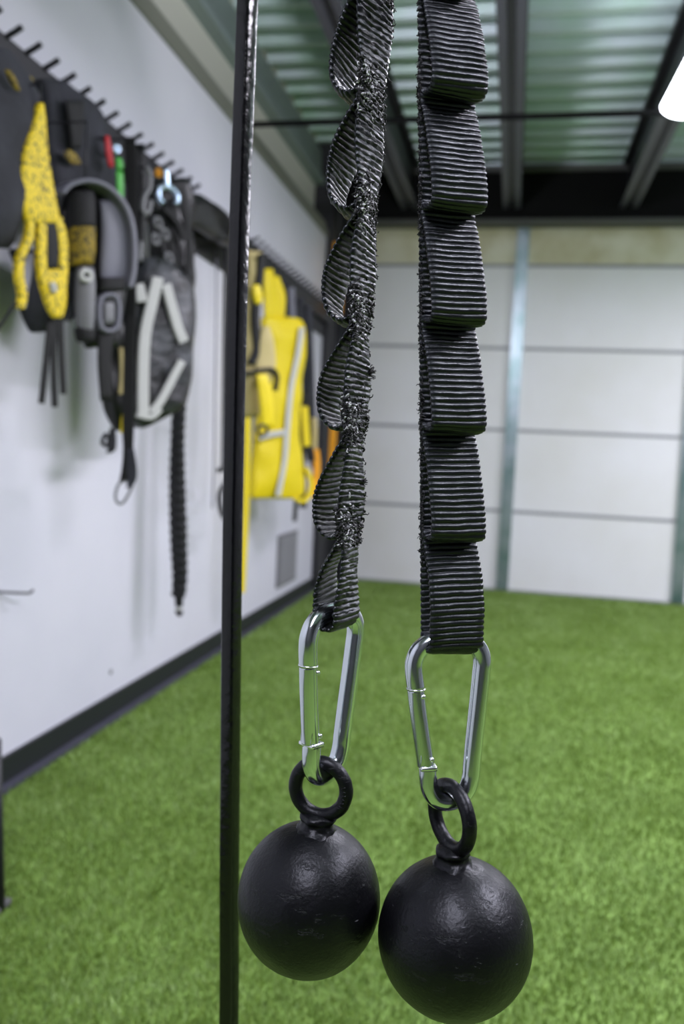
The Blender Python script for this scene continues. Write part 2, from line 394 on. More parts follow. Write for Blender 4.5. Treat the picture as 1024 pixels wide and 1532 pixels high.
# =============================================================== LAMPS
def strip_lamp(x0, y0, x1, y1, z, label, power, warm=(.965, .925, 1.06), up=.17):
    e = empty('strip_lamp', ((x0+x1)/2, (y0+y1)/2, z), label, 'lamp', 'linear lamps hung under the roof joists')
    a = Vector((x0, y0, z)); c = Vector((x1, y1, z)); d = (c-a).normalized(); s = Vector((-d.y, d.x, 0)); L_ = (c-a).length
    V, Fc = box_vf((a+c)/2, (L_, .14, .05), (d, s, Vector((0, 0, 1))), .01); link('housing', [v+Vector((0, 0, .065)) for v in V], Fc, M_greytrim, e, smooth=False)
    V, Fc = tube_vf([a, c], .10, seg=24, flat=.5, up=s); link('diffuser', V, Fc, M_lamp, e)
    for p in (a.lerp(c, .1), a.lerp(c, .9)):
        tube('hanger', [p+Vector((0, 0, .06)), Vector((p.x, p.y, ZD-.002))], .003, M_dark, e, seg=8)
    ld = bpy.data.lights.new('strip_light', 'AREA'); ld.shape = 'RECTANGLE'; ld.size = L_; ld.size_y = .14; ld.energy = power; ld.color = warm
    lo = bpy.data.objects.new('strip_light', ld); COL.objects.link(lo); lo.parent = e; lo.location = (0, 0, -.075)
    Mx = Matrix.Identity(3); Mx.col[0] = d; Mx.col[1] = s if d.cross(s).z > 0 else -s; Mx.col[2] = Vector((0, 0, 1)); lo.rotation_euler = Mx.to_euler()
    l2 = bpy.data.lights.new('uplight', 'AREA'); l2.shape = 'RECTANGLE'; l2.size = L_; l2.size_y = .14; l2.energy = power*up; l2.color = warm  # extra upward light above the housing, added to brighten the deck
    u2 = bpy.data.objects.new('uplight', l2); COL.objects.link(u2); u2.parent = e; u2.location = (0, 0, .11)
    M2 = Matrix.Identity(3); M2.col[0] = Mx.col[0]; M2.col[1] = -Mx.col[1]; M2.col[2] = -Mx.col[2]; u2.rotation_euler = M2.to_euler()
    return e
pe = at_Z(1026, 160, 2.55)
strip_lamp(pe.x, pe.y, pe.x+.05, pe.y-1.25, 2.55, "lit white linear lamp cut by the right edge of the picture", 45)
strip_lamp(2.6, 5.6, 2.6, 4.2, 2.62, 'lit linear lamp outside the picture, far right', 70)
strip_lamp(1.6, 1.9, 1.6, .5, 2.58, 'lit linear lamp outside the picture, near right', 78)
strip_lamp(-.1, .05, -.1, -1.35, 2.58, 'lit linear lamp outside the picture, behind the camera', 30)

# invented trough, out of view, added to brighten the left bay of the deck
tr = empty('added_uplight_trough', (-.49, 2.0, 2.32), 'narrow invented uplight trough just above the picture, added to brighten the left bay', 'lamp')
box('trough_floor', (-.60, 1.90, 2.30), (-.38, 2.10, 2.312), M_greytrim, tr)
box('trough_side', (-.60, 1.90, 2.312), (-.59, 2.10, 2.38), M_greytrim, tr); box('trough_side', (-.39, 1.90, 2.312), (-.38, 2.10, 2.38), M_greytrim, tr)
box('trough_back', (-.60, 1.90, 2.312), (-.38, 1.908, 2.42), M_greytrim, tr)
for x in (-.595, -.385): tube('hanger', [Vector((x, 1.905, 2.37)), Vector((x, 1.905, ZD-.002))], .003, M_dark, tr, seg=8)
ld = bpy.data.lights.new('added_trough_light', 'AREA'); ld.shape = 'RECTANGLE'; ld.size = .18; ld.size_y = .12; ld.energy = 15; ld.color = (.96, .94, 1.06); ld.spread = math.radians(110)
lo = bpy.data.objects.new('added_trough_light', ld); COL.objects.link(lo); lo.parent = tr; lo.location = (0, 0, .07)
lo.rotation_euler = Vector((0, .86, .52)).to_track_quat('-Z', 'Y').to_euler()
# =============================================================== RIG (upright pole, crossbar out of the frame)
YP = .755
pt = at_Y(370.5, 0, YP); pb = at_Y(343, 1532, YP); dP = (pt-pb).normalized()
pA = pb + dP*((.003-pb.z)/dP.z); pC = pb + dP*((ZD-.002-pb.z)/dP.z); xp = at_Y(342.5, 1532, .755).x-.004
rig = empty('pull_up_rig', (xp, YP, 0), 'slim glossy black steel upright standing on the turf, left of the hanging balls', 'pull-up rig')
ang = math.radians(16); ux = Vector((math.cos(ang), -math.sin(ang), 0)); uy = Vector((math.sin(ang), math.cos(ang), 0))
ptsP = [at_Y(370.5, 0, YP), at_Y(361.5, 250, YP), at_Y(354, 500, YP), at_Y(347.5, 850, YP), at_Y(343.5, 1300, YP), at_Y(342.5, 1532, YP)]
a_ = ptsP[0]+(ptsP[0]-ptsP[1])*.9; d_ = (a_-ptsP[0]).normalized(); e_ = Vector((ptsP[-1].x-.004, YP, .003))
top_ = Vector((a_.x+d_.x*((ZD-.002-a_.z)/d_.z)*.6, YP, ZD-.002))
pathP = catmull([top_.lerp(a_, q/12) for q in range(13)] + ptsP + [ptsP[-1].lerp(e_, q/4) for q in range(1, 5)], 8)
V = []; Fc = []; w2, h2, c2 = .0070, .0082, .0026; sec = []
for (sx, sy) in ((1, 1), (-1, 1), (-1, -1), (1, -1)):
    for q in range(4):
        aa = math.pi/2*q/3; ca, sa = math.cos(aa), math.sin(aa)
        if sx*sy < 0: ca, sa = sa, ca
        sec.append((sx*(w2-c2+c2*ca), sy*(h2-c2+c2*sa)))
for p in pathP:
    for (a1, b1) in sec: V.append(p+ux*a1+uy*b1)
m_ = len(sec)
for i in range(len(pathP)-1):
    for k in range(m_): Fc.append((i*m_+k, i*m_+(k+1) % m_, (i+1)*m_+(k+1) % m_, (i+1)*m_+k))
Fc += [tuple(range(m_-1, -1, -1)), tuple((len(pathP)-1)*m_+k for k in range(m_))]
link('upright', V, Fc, M_black_gloss, rig); xp = e_.x
V, Fc = lathe_vf([(.045, 0), (.045, .005), (.012, .008)], Vector((xp, YP, .0))); link('foot_plate', V, Fc, M_black_gloss, rig)
ZB = 1.50; xq = (pb + dP*((ZB-pb.z)/dP.z)).x

# =============================================================== FOREGROUND: straps, carabiners, balls
R_L = (.0503, .0523); R_R = (.0518, .0518)
BL = at_depth(462.5, 1343, .600); BR = at_depth(681, 1400, .573)

def strap_frame(a):     # a in degrees: bulge normal
    a = math.radians(a); return Vector((math.sin(a), -math.cos(a), 0)), Vector((math.cos(a), math.sin(a), 0))

def strip(name, P, Wd, width, th, m, parent, pitch=.0039, rib=.00135, wear=0., seed=0, edge=None):
    """slab of ribbed webbing along the path P with width direction Wd(i)"""
    P, L_ = resample([Vector(p) for p in P], pitch/11)
    n = len(P); nu = 14; V = []; UV = []
    T = [(P[min(n-1, i+1)]-P[max(0, i-1)]).normalized() for i in range(n)]
    s = 0
    rnd = random.Random(seed)
    for i in range(n):
        if i: s += (P[i]-P[i-1]).length
        w = Wd(P[i]); Nn = T[i].cross(w).normalized(); w = Nn.cross(T[i]).normalized()
        ring = []
        for side in (1, -1):
            for k in range(nu+1):
                u = (k/nu*2-1)*side
                ph = s/pitch + .12*u*u + .10*noise.noise(Vector((u*1.5, s*60, seed)))
                h = abs(math.sin(math.pi*ph))**.62
                rr = rib*h*(1+.3*noise.noise(Vector((u*3, s*300, seed+5.))))
                rr += wear*.0012*noise.noise(Vector((u*5, s*500, seed+9.)))
                wav = .0006*noise.noise(Vector((u, s*40, seed+3.)))
                edgeh = 1 - abs(u)**8*.6
                wv = width/2*u + .0008*(h-.5)*math.copysign(1, u)*(abs(u) > .95) + .0004*noise.noise(Vector((s*90, side, seed)))
                V.append(P[i] + w*wv + Nn*(side*(th/2+rr)*edgeh + wav)); UV.append((width*(u*.5+.5), s))
    rn = 2*(nu+1); Fc = []
    for i in range(n-1):
        for k in range(rn):
            Fc.append((i*rn+k, i*rn+(k+1) % rn, (i+1)*rn+(k+1) % rn, (i+1)*rn+k))
    Fc.append(tuple(range(rn-1, -1, -1))); Fc.append(tuple((n-1)*rn+k for k in range(rn)))
    return link(name, V, Fc, m, parent, True, UV), L_

def frays(parent, gen, n, rlo, rhi, llo, lhi, m, name, seed, curl=.5, label=None):
    rnd = random.Random(seed); b = MB()
    for _ in range(n):
        p, nrm = gen(rnd); L_ = rnd.uniform(llo, lhi); k = 6; d = (nrm + Vector([rnd.gauss(0, .6) for _ in range(3)])).normalized(); P = [p]
        for j in range(k):
            d = (d + Vector([rnd.gauss(0, curl) for _ in range(3)]) + Vector((0, 0, -.12)) - nrm*.10*j).normalized(); P.append(P[-1]+d*(L_/k))
        r0 = rnd.uniform(rlo, rhi); V, Fc = tube_vf(P, lambda t: r0*(1-.45*t), seg=5); b.add(V, Fc)
    o = b.build(name, m, parent); o['kind'] = 'stuff'
    if label: o['label'] = label
    return o

def daisy(label, Pbot, Ptop, yaw, pitch_t, bulge, first, wear, seed, mW, group=None):
    """Pbot: centre of the wire the strap hangs on; yaw(t) gives the bulge angle; loops of height pitch_t"""
    Tn = (Ptop-Pbot).normalized(); Lmax = (Ptop-Pbot).length
    e = empty('daisy_chain_strap', Pbot, label, 'strap', group)
    hb = .0066
    def fr(t): return strap_frame(yaw(t))
    def pos(t, n, w=0.):
        N_, W_ = fr(t); return Pbot + Tn*t + N_*n + W_*w
    Wd = lambda p: fr((p-Pbot).dot(Tn))[1]
    # back webbing
    rnd = random.Random(seed)
    back = [pos(.002+.01*i, -hb+ .0006*noise.noise(Vector((i*.6, seed, 0)))) for i in range(int(Lmax/.01)-1)]
    strip('back_webbing', back, Wd, .0375, .0016, mW, e, seed=seed, wear=wear)
    # end loop: round the wire and up the front to the first tack
    f = hb+.0012
    prof = [(.004, -hb-.0006), (-.0025, -hb-.0003), (-.0062, -.0040), (-.0074, 0), (-.0060, .0048), (-.001, f), (.012, f+.0012), (first*.35, f+.002), (first*.6, f), (first*.85, .0005), (first-.001, -hb+.0030), (first+.006, -hb+.0024)]
    strip('end_loop', catmull([pos(t, n) for t, n in prof], 10), Wd, .037, .0016, mW, e, seed=seed+1, wear=wear*.3)
    t0 = first; k = 0
    while t0+pitch_t*1.02 < Lmax-.02:
        p = pitch_t*(1+.02*math.sin(k*2.1+seed)); bl = bulge(t0); t1 = t0+p
        o = -hb+.0024
        prof = [(t1+.004, o+.0003), (t1-.004, o+.001), (t1-.18*p, o+.28*bl), (t1-.42*p, o+.60*bl), (t1-.68*p, o+.88*bl), (t1-.86*p, o+bl),
                (t1-.945*p, o+.985*bl), (t1-.985*p, o+.86*bl), (t1-1.0*p, o+.62*bl), (t1-.99*p, o+.34*bl), (t1-.965*p, o+.10*bl), (t1-.93*p, o+.0006)]
        if yaw(0) < 0:
            q_ = ((1.05, 0.02), (.95, .03), (.80, .34), (.60, .70), (.42, .93), (.28, 1.0), (.16, .96), (.07, .80), (.015, .52), (.01, .28), (.035, .10), (.07, .02))
            prof = [(t1-p+p*a_, o+bl*b_) for a_, b_ in q_]
        strip('loop', catmull([pos(t, n) for t, n in prof], 10), Wd, .037, .0016, mW, e, seed=seed+2+k, wear=wear*.5)
        t0 = t1; k += 1
    return e, pos, fr, t0

# right strap, face on
YR = BR.y
Rb = at_Y(676, 957, YR); Rt0 = at_Y(664.5+9, 0, YR)
dR = (Rt0-Rb).normalized(); Rt = Rb + dR*((ZB-.012-Rb.z)/dR.z)
# left strap, edge on
YL = BL.y
pL_ = .078
Lb = at_Y(505, 921, YL); Lm = at_Y(536, 400, YL)
dL = (at_Y(551, 0, YL)-Lb).normalized(); Lt = Lb + dL*((ZB-.012-Lb.z)/dL.z)
yawR = lambda t: 27
def yawL(t):
    s = max(0, min(1, (t-.26)/.20)); return -(180-80) - 16*s*s*(3-2*s) - 6*math.sin((t-.06)/pL_*2*math.pi)
# loops: pitch from the photo
pR = (at_Y(664, 318, YR)-at_Y(664, 805, YR)).length/3.0
firstR = (at_Y(680, 805, YR)-Rb).dot(dR)
pL = (at_Y(535, 320, YL)-at_Y(520, 810, YL)).length/3.06
firstL = (at_Y(515, 803, YL)-Lb).dot(dL)
eR, posR, frR, _ = daisy('black ribbed daisy chain strap seen face on, the right-hand one', Rb, Rt, yawR, pR, lambda t: .0155+.006*min(1, t/.45), firstR, .15, 3, M_web, 'daisy chain straps with stitched loops')
eL, posL, frL, _ = daisy('black frayed daisy chain strap seen edge on, the left-hand one', Lb, Lt, yawL, pL, lambda t: .0165+.004*min(1, t/.3), firstL, 1.0, 21, M_webworn, 'daisy chain straps with stitched loops')

# fraying at the stitched tacks
def gen_fray(pos, fr, first, p, nl, wlo, whi, face, spread, hb=.0066):
    def g(rnd):
        k = rnd.randrange(nl); t = first + k*p + rnd.gauss(.006, spread); t = max(.05, t)
        w = rnd.uniform(wlo, whi)*.5*.0375; N_, W_ = fr(t)
        if rnd.random() < face: q = pos(t, -hb-.0016, w); d = -N_
        else:
            w = math.copysign(.0185, w if rnd.random() < .5 else whi); q = pos(t, -hb+rnd.uniform(-.0015, .003), w); d = W_*math.copysign(1, w)
        return q, d
    return g
gl = gen_fray(posL, frL, firstL, pL, 6, -1, 1, .6, .009)
frays(eL, gl, 1500, .00035, .0007, .002, .0065, M_fray, 'frayed_threads', 5, curl=1.1)
frays(eL, gl, 420, .0007, .0013, .0025, .005, M_fray, 'knotted_threads', 15, curl=1.3)
frays(eL, gen_fray(posL, frL, firstL, pL, 6, .0, 1, .75, .008), 400, .00035, .0008, .002, .0055, M_fraylight, 'pale_frayed_threads', 6, curl=1.2, label='whitish worn thread ends')
frays(eL, gen_fray(posL, frL, firstL+p_ if False else firstL, pL, 6, -1, -.9, .0, .03), 420, .0003, .0006, .0015, .0035, M_fray, 'edge_fuzz', 7, curl=.9)
gr_ = gen_fray(posR, frR, firstR, pR, 6, -1, -.95, .0, .016)
frays(eR, gr_, 900, .00028, .0006, .0015, .004, M_fray, 'frayed_threads', 8, curl=1.0)
# the two loose tufts sticking out on the right of the left strap
for j, (px, py, s) in enumerate(((549, 556, 1.0), (541, 717, .7))):
    b = MB(); rnd = random.Random(40+j); q = at_Y(px-6, py+4, YL+.012)
    for i in range(26):
        d = Vector((1, -.1, rnd.uniform(-.05, .7))).normalized(); P = [q+Vector([rnd.gauss(0, .0007) for _ in range(3)])]
        for k in range(6):
            d = (d+Vector([rnd.gauss(0, .22) for _ in range(3)])).normalized(); P.append(P[-1]+d*(.0016*s))
        V, Fc = tube_vf(P, .00032, seg=5); b.add(V, Fc)
    b.build('loose_tuft', M_fray, eL)['kind'] = 'stuff'

# carabiner: pear-shaped snap hook
def carabiner(label, bot, top, yaw, sx, group):
    up = (top-bot).normalized(); H = (top-bot).length; k = H/.109
    a = math.radians(yaw); Wx = Vector((math.cos(a), math.sin(a), 0)); Wx = (Wx-Wx.dot(up)*up).normalized()
    e = empty('carabiner', bot, label, 'carabiner', group)
    P3 = lambda u, v: bot + Wx*(u*k*sx) + up*(v*k)
    body = [(-.0127, .024), (-.0126, .017), (-.0115, .009), (-.0075, .0022), (-.001, -.0002), (.006, .0016), (.0118, .0075), (.0142, .0155), (.0149, .0235),
            (.0166, .042), (.0190, .066), (.0208, .085), (.0214, .0935), (.0195, .1012), (.0140, .1070), (.0065, .1090), (-.0015, .1090), (-.0100, .1078), (-.0170, .1030), (-.0206, .0955), (-.0210, .0875), (-.0198, .0765)]
    r = .0060
    C = catmull([P3(*q) for q in body], 7)
    Nw = Wx.cross(up)
    o = tube('body', C, r*k, M_zinc, e, seg=20, up=Nw)
    # gate: folded sleeve with a dark slot between body and claw
    g = [(-.0199, .0768), (-.0190, .066), (-.0166, .046), (-.0146, .031), (-.0140, .0255)]
    G = catmull([P3(*q) for q in g], 8)
    tube('gate', G, .0058*k, M_zinc, e, seg=18, up=Nw)
    # collar seam at the hinge
    tube('hinge_collar', [P3(-.0199, .0762), P3(-.01985, .0772)], .0064*k, M_zinc2, e, seg=18, up=Nw)
    # claw: bright flat tongue where gate latches
    V, Fc = box_vf(P3(-.0130, .0245), (.0112*k, .0132*k, .0034*k), (Wx, Nw, up), .0013*k); link('latch_claw', V, Fc, M_zinc2, e)
    V, Fc = box_vf(P3(-.0162, .030), (.0040*k, .0100*k, .012*k), (Wx, Nw, up), .0008*k); link('latch_tongue', V, Fc, M_zinc, e)
    for s, (u, v) in ((-1, (-.0112, .0305)), (-1, (-.0165, .0725)), (1, (-.0112, .0305)), (1, (-.0165, .0725))):
        V, Fc = lathe_vf([(.0005, -.0012*k), (.0013*k, -.0009*k), (.0016*k, 0), (.0016*k, .0015*k)], P3(u, v)-Nw*(.0052*k*-s), Nw*-s, 16); link('rivet', V, Fc, M_zinc2, e)
    V, Fc = lathe_vf([(.0004, -.0010*k), (.0011*k, -.0007*k), (.0014*k, .001*k)], P3(.0194, .0215), -Wx, 14); link('weld_bead', V, Fc, M_zinc2, e)
    return e, P3, k
g_c = 'zinc snap hooks under the straps'
cRb = at_Y(671, 1199, YR); cRt = at_Y(670.5, 956, YR)
carR, PR3, kR = carabiner('silver zinc carabiner on the face-on strap, seen from its broad side', cRb, cRt, 18, 1.08, g_c)
cLb = at_Y(485, 1160, YL); cLt = at_Y(500, 915, YL)
carL, PL3, kL = carabiner('silver zinc carabiner on the frayed strap, turned nearly edge on', cLb, cLt, 60, 1.08, g_c)

# cannonball grips
def cannonball(label, c, rr, ringc, Rr, rt, yaw, tilt, seed, marks=False):
    e = empty('cannonball_grip', c, label, 'grip ball', 'cast iron grip balls hanging from the carabiners')
    up = (ringc-c).normalized(); seg = 96; rings = 64
    bm = bmesh.new(); bmesh.ops.create_icosphere(bm, subdivisions=6, radius=1)
    V = []
    for v in bm.verts:
        d = v.co.normalized(); n = noise.noise(d*2.0+Vector((seed, 0, 0)))*.006 + noise.noise(d*7+Vector((seed, 3, 0)))*.0022
        g = math.exp(-((d.z-.02)/.02)**2)*.002   # faint casting seam
        s = 1+n+g
        V.append(c+Vector((d.x*rr[0]*s, d.y*rr[0]*s, d.z*rr[1]*s)))
    Fc = [[v.index for v in f.verts] for f in bm.faces]; bm.free()
    link('ball', V, Fc, M_iron, e)
    # eye ring
    a = math.radians(yaw); D = Vector((math.cos(a), math.sin(a), 0)); D = (D-D.dot(up)*up).normalized()
    P = []
    for i in range(72):
        t = 2*math.pi*i/72; P.append(ringc + D*(Rr*math.cos(t)) + up*(Rr*math.sin(t)))
    Nn = D.cross(up).normalized()
    V, Fc = tube_vf(P, rt, seg=20, closed=True, up=Nn)
    V = [v + (v-ringc).normalized()*(.0003*noise.noise(v*260)) for v in V]
    ro = link('eye_ring', V, Fc, M_iron, e)
    if marks:
        b = MB()
        for i, (w, tl) in enumerate(((.003, .3), (.0022, -.4), (.0026, .2), (.002, -.2), (.0026, .5), (.0018, 0))):
            t = math.radians(18-i*8.5); q = ringc + D*((Rr)*math.cos(t)) + up*((Rr)*math.sin(t)); rad = (D*math.cos(t)+up*math.sin(t)); tang = Nn
            f = -FWD; f = (f - f.dot(Nn)*Nn*0).normalized(); sd = Nn if Nn.dot(-FWD) > 0 else -Nn
            a0 = q + sd*(rt*.97); dd = (rad + up*tl).normalized()
            V, Fc = tube_vf([a0-dd*w*.5, a0, a0+dd*w*.5], .0006, seg=6); b.add(V, Fc)
        b.build('cast_mark', M_iron, e)
    # neck weld between ring and ball
    base = c + up*(rr[1]*.955); tp = ringc - up*(Rr-.001); h = (tp-base).length
    prof = [(.0160, -.0015), (.0128, h*.12), (.0108, h*.32), (.0100, h*.50), (.0104, h*.66), (.0094, h*.85), (.006, h)]
    V, Fc = lathe_vf([(r*1.0, z) for r, z in catmull_prof(prof)], base, up, 40)
    V2 = []
    for v in V:
        d = v-base; rad = d-d.dot(up)*up
        s = 1+.16*noise.noise(v*190+Vector((seed, 0, 0)))
        # wider along the ring plane towards the top
        V2.append(base + d.dot(up)*up + rad*s + D*(rad.dot(D)*.35*(d.dot(up)/h)))
    link('neck', V2, Fc, M_iron, e)
    return e
def catmull_prof(p):
    q = catmull([Vector((a, b, 0)) for a, b in p], 5); return [(v.x, v.y) for v in q]
ringR = at_Y(676, 1222, YR); ringL = at_Y(480, 1180, YL)
cannonball('black cast iron ball hanging left, its eye ring facing the camera', BL, R_L, ringL, .0187, .0049, -6, 0, 1.7, True)
cannonball('black cast iron ball hanging right, largest, its eye ring turned sideways', BR, R_R, ringR, .0208, .0048, -52, 0, 5.1)

# crossbar carrying the straps (above the picture)
cb0 = Vector((xp, YP, ZB)); yb = (Lt.y+Rt.y)/2
V, Fc = tube_vf([Vector((xq-.05, yb, ZB)), Vector((.95, yb, ZB))], .0165, seg=24); link('crossbar', V, Fc, M_black_gloss, rig)
V, Fc = box_vf(Vector((xq, (YP+yb)/2, ZB)), (.03, abs(YP-yb)+.03, .05), None, .003); link('bar_bracket', V, Fc, M_black_gloss, rig, smooth=False)
V, Fc = box_vf(Vector((.95, yb, ZD/2)), (.04, .04, ZD-.004), None, .003); link('upright', V, Fc, M_black_gloss, rig, smooth=False)

# =============================================================== LEFT WALL GEAR
class Pl:
    """vertical working plane through the wall point seen at (px,py), standing off the wall, turned phi degrees (90 = along the wall, 0 = straight out)"""
    def __init__(s, px, py, off, phi=90):
        s.o = at_X(px, py, XW+off); a = math.radians(phi); s.d = Vector((math.cos(a), math.sin(a), 0)); s.n = Vector((math.sin(a), -math.cos(a), 0))
    def __call__(s, px, py, out=0.): return on_plane(px, py, s.o+s.n*out, s.n)
def loft(name, pl, rows, th, m, parent=None, wr=0., out=0., power=2.6, seed=0, seg=28, per=6, cap=.5):
    """rows: (y, xl, xr[, thickness factor]); closed puffy body following both outlines"""
    rows = [tuple(r)+(1.,)*(4-len(r)) for r in rows]
    Q = catmull([Vector((r[0], r[1], r[2])) for r in rows], per); T4 = catmull([Vector((r[3], 0, 0)) for r in rows], per)
    V = []; Fc = []; n = len(Q)
    for i, (q, t4) in enumerate(zip(Q, T4)):
        A = pl(q[1], q[0], out); B = pl(max(q[2], q[1]+.5), q[0], out); c = (A+B)/2; h = (B-A)/2
        tt = th/2*t4.x
        if cap and (i == 0 or i == n-1): tt *= cap
        for k in range(seg):
            a = 2*math.pi*k/seg; ca, sa = math.cos(a), math.sin(a)
            x = math.copysign(abs(ca)**(2/power), ca); y = math.copysign(abs(sa)**(2/power), sa)
            p = c + h*x + pl.n*(tt*y)
            if wr: p = p + pl.n*(wr*noise.noise(p*9+Vector((seed, 0, 0)))*(1 if y > 0 else .2)) + Vector((0, 0, wr*.3*noise.noise(p*14+Vector((0, seed, 0)))))
            V.append(p)
    for i in range(n-1):
        for k in range(seg): Fc.append((i*seg+k, i*seg+(k+1) % seg, (i+1)*seg+(k+1) % seg, (i+1)*seg+k))
    Fc.append(tuple(range(seg-1, -1, -1))); Fc.append(tuple((n-1)*seg+k for k in range(seg)))
    return link(name, V, Fc, m, parent)
def band(name, pl, pts, wpx, th, m, parent=None, out=0., closed=False, per=6):
    """flat band following a pixel path in the plane, wpx wide in pixels, th thick along the normal"""
    P = catmull([Vector((*p, 0)) if len(p) == 2 else Vector(p) for p in pts], per, closed); n = len(P); V = []; Fc = []
    for i, p in enumerate(P):
        a = P[(i-1) % n] if closed or i else P[i]; b = P[(i+1) % n] if closed or i < n-1 else P[i]
        t = Vector((b.x-a.x, b.y-a.y)).normalized(); nn = Vector((-t.y, t.x))*(wpx/2)
        A = pl(p.x+nn.x, p.y+nn.y, out); B = pl(p.x-nn.x, p.y-nn.y, out)
        for (q, s) in ((A, -.5), (B, -.5), (B, .5), (A, .5)): V.append(q+pl.n*(th*s))
    for i in range(n if closed else n-1):
        j = (i+1) % n
        for k in range(4): Fc.append((i*4+k, i*4+(k+1) % 4, j*4+(k+1) % 4, j*4+k))
    if not closed: Fc += [(3, 2, 1, 0), tuple((n-1)*4+k for k in range(4))]
    o = link(name, V, Fc, m, parent, smooth=False)
    bv = o.modifiers.new('bevel', 'BEVEL'); bv.width = th*.25; bv.segments = 2; bv.limit_method = 'ANGLE'
    return o
def wtube(name, pl, pts, rad, m, parent=None, out=0., closed=False, per=6, seg=10):
    P = catmull([pl(x, y, out) for x, y in pts], per, closed); return tube(name, P, rad, m, parent, seg=seg, closed=closed)

# rack: rail with upturned pegs
rk = empty('peg_rack', (XW, 3.6, 2.0), 'long black wall rack with a row of upturned pegs', 'wall rack')
zt = at_X(300, 297, XW+.05).z
box('rail', (XW+.001, 1.2, zt-.11), (XW+.05, YE-.02, zt), M_dark, rk, bev=.003)
box('back_plate', (XW+.0005, 1.2, zt-.20), (XW+.012, YE-.02, zt-.11), M_dark, rk)
pegs_px = [(8, 52), (38, 80), (65, 103), (92, 125), (117, 145), (139, 164), (160, 181), (179, 198), (197, 213), (213, 228), (229, 242), (243, 255), (257, 267), (270, 279)]
py_ = [at_X(a, b, XW+.05).y for a, b in pegs_px]
c_ = np.polyfit(range(len(py_)), py_, 1); ystep, ystart = float(c_[0]), float(c_[1])
print('peg pitch', ystep, ystart, 'rail top', zt)
for i in range(-2, int((YE-.1-ystart)/ystep)):
    y = ystart+ystep*i
    P = [Vector((XW+.03, y, zt-.016)), Vector((XW+.05, y, zt-.003)), Vector((XW+.072, y, zt+.008)), Vector((XW+.092, y, zt+.019))]
    if y < at_X(285, 285, XW+.05).y or y > at_X(372, 360, XW+.05).y:
        tube('peg', catmull(P, 4), .0075, M_dark, rk, seg=8)

# ---- items from the left edge on
pv = Pl(20, 200, .18, 80)
vt = empty('weight_vest', pv(10, 80), 'charcoal weight vest cut by the left edge of the picture', 'weight vest', 'charcoal weight vests on the rack')
loft('body', pv, [(72, -75, 8, .5), (100, -85, 34, .8), (150, -90, 56), (220, -95, 44), (300, -95, 32), (372, -90, 13, .6)], .12, M_charcoal, vt, wr=.02, seed=1)
loft('yellow_patch', pv, [(104, 8, 14, .8), (118, 13, 22), (136, 25, 30, .8)], .012, M_ydull, vt, out=.068, seed=2)
pv2 = Pl(120, 220, .11, 84)
vt = empty('weight_vest', pv2(110, 130), 'charcoal weight vest with yellow patches, behind the patterned yellow strap', 'weight vest', 'charcoal weight vests on the rack')
loft('body', pv2, [(120, 58, 96, .5), (160, 60, 135, .8), (200, 62, 156), (250, 64, 170), (300, 70, 186), (345, 76, 192, .7)], .10, M_charcoal, vt, wr=.02, seed=3)
loft('yellow_patch', pv2, [(224, 98, 105, .7), (234, 97, 116), (246, 108, 121, .7)], .012, M_ydull, vt, out=.060)
loft('yellow_patch', pv2, [(114, 40, 45, .7), (122, 39, 49), (131, 43, 50, .7)], .012, M_ypat, vt, out=.060)
loft('shoulder_strap', pv2, [(150, 98, 126, .6), (185, 102, 124), (222, 107, 120, .6)], .02, M_blackcloth, vt, out=.055)

# dark grey pouch hanging behind the yellow strap
pk = Pl(60, 440, .10, 80)
o = loft('grey_pouch', pk, [(372, 16, 46, .5), (400, 28, 112), (450, 32, 108), (480, 38, 96, .6), (497, 48, 66, .4)], .09, M_charcoal, None, wr=.015, seed=5)
tag(o, 'dark grey pouch hanging behind the split ends of the patterned yellow strap', 'pouch')
# patterned yellow strap
py1 = Pl(60, 300, .24, 78)
ys = empty('exercise_strap', py1(62, 155), 'yellow and black patterned strap with a split looped end, hung near the left edge', 'exercise strap')
loft('strap', py1, [(154, 56, 64, .6), (180, 48, 66), (215, 36, 69), (250, 30, 74), (285, 28, 80), (318, 34, 86), (335, 38, 90, .8)], .022, M_ypat, ys, power=3.5, seed=6)
band('split_tail', py1, [(46, 322), (42, 355), (30, 385), (28, 415), (33, 442), (28, 462)], 11, .016, M_ypat, ys)
band('split_tail', py1, [(62, 328), (61, 365), (62, 405), (72, 445), (82, 470)], 13, .016, M_ypat, ys)
band('split_tail', py1, [(84, 325), (92, 360), (93, 400), (90, 440), (86, 474)], 13, .016, M_ypat, ys)
loft('end_patch', py1, [(402, 60, 92, .8), (430, 64, 98), (458, 72, 97), (476, 78, 92, .7)], .018, M_ypat, ys, power=3.5)
loft('black_inset', py1, [(330, 63, 83, .8), (365, 67, 87), (402, 69, 86, .8)], .012, M_blackcloth, ys, out=.003)
loft('grey_lining', py1, [(378, 42, 52, .7), (400, 34, 50), (430, 30, 43), (462, 28, 39, .6)], .010, M_greyband, ys, out=-.012)
wtube('buckle_pin', py1, [(76, 424), (79, 430), (80, 437)], .009, M_stripe, ys, out=.012)
pt_ = Pl(82, 474, .24, 70)
for pts in ([(76, 474), (70, 530), (62, 604)], [(82, 474), (80, 540), (82, 609)], [(90, 474), (92, 530), (95, 590)]):
    band('black_tail', pt_, pts, 8.5, .006, M_blackcloth, ys)
ptl = Pl(8, 470, .22, 60)
band('thin_strap', ptl, [(24, 452), (12, 470), (-6, 496)], 5, .006, M_blackcloth, ys)

